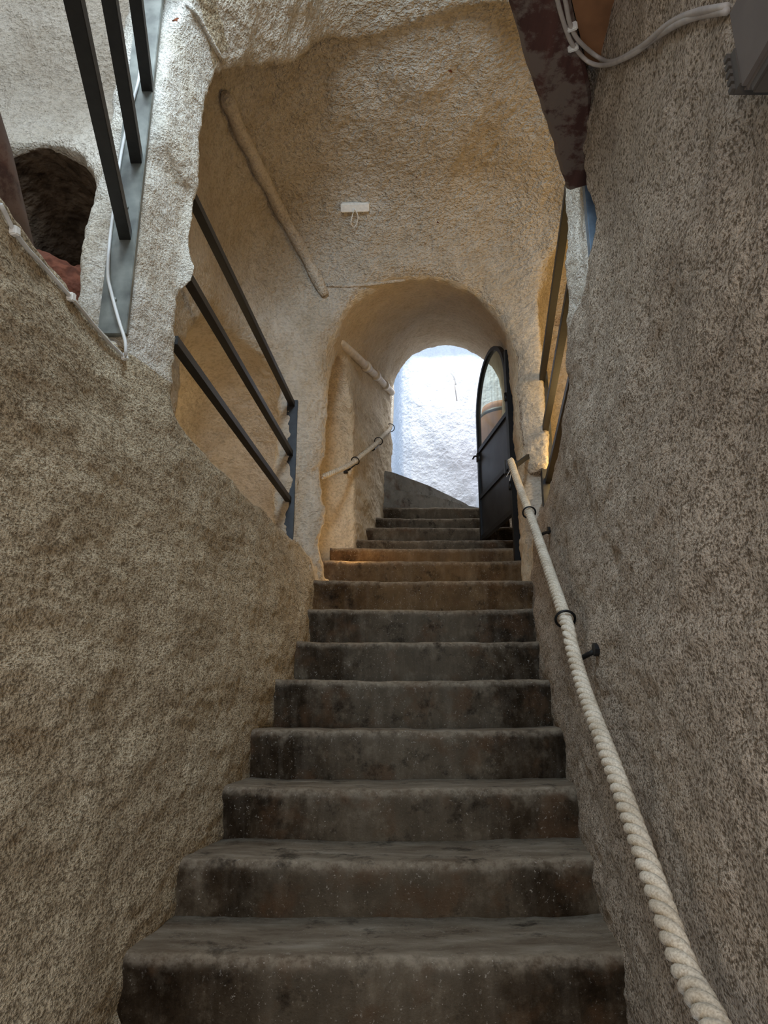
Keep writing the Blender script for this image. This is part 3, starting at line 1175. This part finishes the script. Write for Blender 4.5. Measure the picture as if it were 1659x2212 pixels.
# painted pipe with collars on the left haunch of the passage
pp = []
for q in ((738, 738), (752, 755), (768, 772), (786, 790), (806, 812), (826, 832), (842, 848)):
    p, n = hit(q[0], q[1], (-.03, .0, .016)[len(pp)] if len(pp) < 3 else .022)
    pp.append(p)
pt = empty('painted_pipe', pp[0], 'whitewashed pipe with collars running along the left haunch of the passage', 'pipe')
m = MB()
m.tube(spline(pp, 6), .032, 14)
m.build('pipe', M['pipe'], pt, True)
for i in (3, 4, 5):
    t = (pp[min(i + 1, 6)] - pp[i - 1]).normalized()
    m = MB()
    m.tube([pp[i] - t * .04, pp[i] + t * .04], .043, 16)
    m.build('collar', M['pipe'], pt, True)


# ---------------------------------------------------------------- cables and things laid on the plaster
def surf_path(pxs, off, sub=6):
    out = []
    for (a, b), (c, d) in zip(pxs, pxs[1:]):
        k = max(1, int(math.hypot(c - a, d - b) / 14))
        for i in range(k):
            out.append((a + (c - a) * i / k, b + (d - b) * i / k))
    out.append(pxs[-1])
    pts = [hit(x_, y_, off)[0] for x_, y_ in out]
    pts = [p for p in pts if p is not None]
    # drop jumps onto something behind
    res = [pts[0]]
    for p in pts[1:]:
        if (p - res[-1]).length < .25:
            res.append(p)
    sm = [res[0]] + [(res[i - 1] + res[i] * 2 + res[i + 1]) / 4 for i in range(1, len(res) - 1)] + [res[-1]]
    return sm


# conduit under the plaster across the vault
cp = surf_path([(478, 195), (500, 250), (560, 372), (618, 480), (660, 560), (702, 640)], .022)
m = MB()
rad = [.036 + .004 * math.sin(i * 1.1) for i in range(len(cp))]
rad[-1] = .026
rad[0] = .012
m.tube(cp, rad, 14)
tag(m.build('plastered_conduit', M['far'], None, True), 'straight conduit buried in plaster running down the vault to the arch', 'conduit')
cp = surf_path([(706, 616), (760, 618), (800, 614), (876, 604)], .002)
m = MB()
m.tube(cp, .011, 8)
tag(m.build('plastered_conduit', M['far'], None, True), 'thin plastered conduit running level above the top of the arch', 'conduit')
cp = surf_path([(402, 8), (425, 30), (440, 62), (462, 102), (482, 134), (488, 158)], .004)
m = MB()
m.tube(cp, .009, 8)
tag(m.build('plastered_cable', M['pier'], None, True), 'whitewashed cable curving down the top of the white pier', 'cable')

# cable clipped along the left wall and up the pier
c1 = surf_path([(-6, 440), (20, 496), (54, 540), (82, 570), (110, 602), (146, 640), (180, 680), (215, 722), (246, 755), (266, 774)], .007)
c2 = [at_y(272, 764, 1.905), at_y(270, 735, 1.900), at_y(256, 690, 1.902), at_y(240, 630, 1.902), at_y(233, 590, 1.905), at_y(237, 520, 1.91), at_y(247, 440, 1.91), at_y(262, 330, 1.91),
      at_y(282, 240, 1.91), at_y(300, 170, 1.91), at_y(304, 120, 1.91)]
ct = empty('white_cable', c1[0], 'thin white cable clipped along the left wall edge and up the steel strip', 'cable')
m = MB()
m.tube(c1 + [c1[-1] * .3 + c2[0] * .7] + spline(c2, 4), .0052, 8)
m.build('cable', M['cable'], ct, True)
for q in ((24, 500), (147, 641), (264, 772)):
    p, n = hit(q[0], q[1], .008)
    m = MB()
    t = Vector((.3, .8, .1)).normalized()
    m.box_axes(p, t * .008, t.cross(n).normalized() * .011, n * .009)
    m.build('clip', M['white'], ct, False, .003)

# small whitewashed block with a knotted string on the vault
p, n = hit(768, 446, .008)
bt = empty('wall_block', p, 'small whitewashed block with a knotted string on the vault above the arch', 'block')
tx = Vector((1, 0, .03)).normalized()
ty = n.cross(tx).normalized()
m = MB()
m.box_axes(p, tx * .090, ty * .028, n * .024)
m.build('block', M['white'], bt, False, .006)
m = MB()
q = p + n * .03
down = ty if ty.z < 0 else -ty
m.tube(spline([q, q + down * .04 - tx * .015, q + down * .085 - tx * .025 + n * .01, q + down * .12 - tx * .012], 5), .003, 6)
m.tube(spline([q, q + down * .04 + tx * .02 + n * .01, q + down * .09 + tx * .012, q + down * .12 - tx * .01], 5), .003, 6)
m.build('string', M['white'], bt, True)

# chips in the whitewash of the vault
for (a, b_, r_, lab_) in ((973, 153, .022, 'dark chip in the vault plaster, near the top of the picture'),
                          (946, 480, .016, 'round dark chip in the vault plaster above the crown of the arch'),
                          (381, 42, .016, 'dark broken hole at the top of the white pier by the cable'),
                          (900, 383, .010, 'tiny dark chip in the vault plaster between the two larger chips')):
    p, n = hit(a, b_, -.001)
    m = MB()
    u_ = n.orthogonal().normalized()
    v_ = n.cross(u_)
    ring = []
    k = 14
    for i in range(k):
        aa = 2 * math.pi * i / k
        rr2 = r_ * (1 + .35 * math.sin(aa * 3 + a) + .2 * math.sin(aa * 5 + 1))
        ring.append(p + (u_ * math.cos(aa) + v_ * math.sin(aa) * .6) * rr2 - n * .004)
    m.add([p + n * .007] + ring, [(0, 1 + i, 1 + (i + 1) % k) for i in range(k)] + [tuple(range(k, 0, -1))])
    tag(m.build('plaster_chip', M['rock'], None, True), lab_, 'chip')

# ---------------------------------------------------------------- upper right: beam, board, cables, box
ZB = 1.745
L0, L1 = at_z(1097, 0, ZB), at_z(1222, 398, ZB)
dv = (L1 - L0).normalized()
rt_ = Vector((dv.y, -dv.x, 0))
m = MB()
A = L0 - dv * 2.0
B = L1 + dv * .02
n_ = 60
vs, fs = [], []
for i in range(n_ + 1):
    t = i / n_
    p = A + (B - A) * t
    j = .004 * vnoise(t * 9, 4, 1) + .002 * vnoise(t * 9, 19, 2)
    wv = .135 * (1 - max(0, (t - .86) / .14) * .35) + .004 * vnoise(t * 9, 7, 5)
    ring = [p + rt_ * j, p + rt_ * (j + .012) + Vector((0, 0, -.012)), p + rt_ * wv + Vector((0, 0, -.012)), p + rt_ * (wv + .01),
            p + rt_ * wv + Vector((0, 0, .17)), p + rt_ * j + Vector((0, 0, .17))]
    vs += ring
for i in range(n_):
    for k in range(6):
        fs.append((i * 6 + k, i * 6 + (k + 1) % 6, (i + 1) * 6 + (k + 1) % 6, (i + 1) * 6 + k))
fs += [tuple(range(5, -1, -1)), tuple(n_ * 6 + k for k in range(6))]
m.add(vs, fs)
tag(m.build('wooden_beam', M['beam'], None), 'old dark red-brown wooden beam smeared with plaster, slanting across the top right', 'beam')
m = MB()
q0 = A + rt_ * .13
q1 = at_z(1268, 140, ZB + .01)
vs = [Vector((q0.x, q0.y, ZB + .008)), Vector((q1.x, q1.y, ZB + .008)), Vector((q1.x + .12, q1.y - .02, ZB + .008)), Vector((.85, 1.50, ZB + .008)), Vector((.85, q0.y, ZB + .008))]
nb = len(vs)
m.add(vs + [v_ + Vector((0, 0, .03)) for v_ in vs], [tuple(range(nb - 1, -1, -1)), tuple(range(nb, 2 * nb))] + [(i, (i + 1) % nb, nb + (i + 1) % nb, nb + i) for i in range(nb)])
tag(m.build('ceiling_board', M['board'], None), 'ochre brown board closing the low ceiling beside the dark beam', 'board')


def over_path(pxs, Z, off):
    pts = [first_of(a, b, Z, off) for a, b in pxs]
    return spline(pts, 6)


c1 = over_path([(1196, -40), (1206, 8), (1222, 62), (1238, 98), (1272, 134), (1320, 142), (1378, 116), (1430, 80), (1482, 46), (1530, 28), (1585, 24)], ZB - .02, .012)
c2 = over_path([(1212, -40), (1222, 6), (1232, 54), (1252, 90), (1296, 126), (1338, 128), (1398, 96), (1458, 52), (1516, 24), (1585, 12)], ZB - .02, .012)
for cc, lb in ((c1, 'outer of two pale cables looping from the beam to the grey box'), (c2, 'inner of two pale cables looping from the beam to the grey box')):
    m = MB()
    m.tube(cc, .0062, 8)
    tag(m.build('ceiling_cable', M['cablegrey'], None, True), lb, 'cable', )
for (a, b_, lb) in ((1236, 58, 'upper cable clip on the beam edge'), (1238, 102, 'lower cable clip on the beam edge')):
    p = at_z(a, b_, ZB - .016)
    m = MB()
    m.box_axes(p, rt_ * .014, dv * .006, (0, 0, .012))
    tag(m.build('cable_clip', M['white'], None, False, .003), 'white plastic ' + lb, 'cable clip')

bx = empty('junction_box', (.50, .58, .79), 'grey plastic box fixed to the right wall in the top right corner', 'box')
m = MB()
m.box((.442, .42, .735), (.60, .712, .862))
m.build('housing', M['box'], bx, False, .006)
m = MB()
for i in range(5):
    m.box((.436, .716, .748 + i * .012), (.50, .726, .755 + i * .012))
m.box((.44, .705, .745), (.50, .722, .80))
m.build('vent_fins', M['boxdark'], bx, False)
m = MB()
m.box((.448, .43, .722), (.60, .70, .738))
m.build('base_tray', M['boxdark'], bx, False, .003)

# ---------------------------------------------------------------- upper left: leaning post and the red rock in the hollow
m = MB()
a, b_ = Vector((-.905, 1.535, 1.045)), Vector((-.905, .75, 1.735))
d_ = (b_ - a).normalized()
pts = [a - d_ * .03, a, a + d_ * .02] + [a + (b_ - a) * i / 8 for i in range(1, 9)]
m.tube(pts, [.020, .044, .050] + [.052 + .004 * math.sin(i * 2.0) for i in range(8)], 10)
tag(m.build('wooden_post', M['post'], None, True), 'reddish worn wooden post leaning at the far left edge beside the cable', 'post')

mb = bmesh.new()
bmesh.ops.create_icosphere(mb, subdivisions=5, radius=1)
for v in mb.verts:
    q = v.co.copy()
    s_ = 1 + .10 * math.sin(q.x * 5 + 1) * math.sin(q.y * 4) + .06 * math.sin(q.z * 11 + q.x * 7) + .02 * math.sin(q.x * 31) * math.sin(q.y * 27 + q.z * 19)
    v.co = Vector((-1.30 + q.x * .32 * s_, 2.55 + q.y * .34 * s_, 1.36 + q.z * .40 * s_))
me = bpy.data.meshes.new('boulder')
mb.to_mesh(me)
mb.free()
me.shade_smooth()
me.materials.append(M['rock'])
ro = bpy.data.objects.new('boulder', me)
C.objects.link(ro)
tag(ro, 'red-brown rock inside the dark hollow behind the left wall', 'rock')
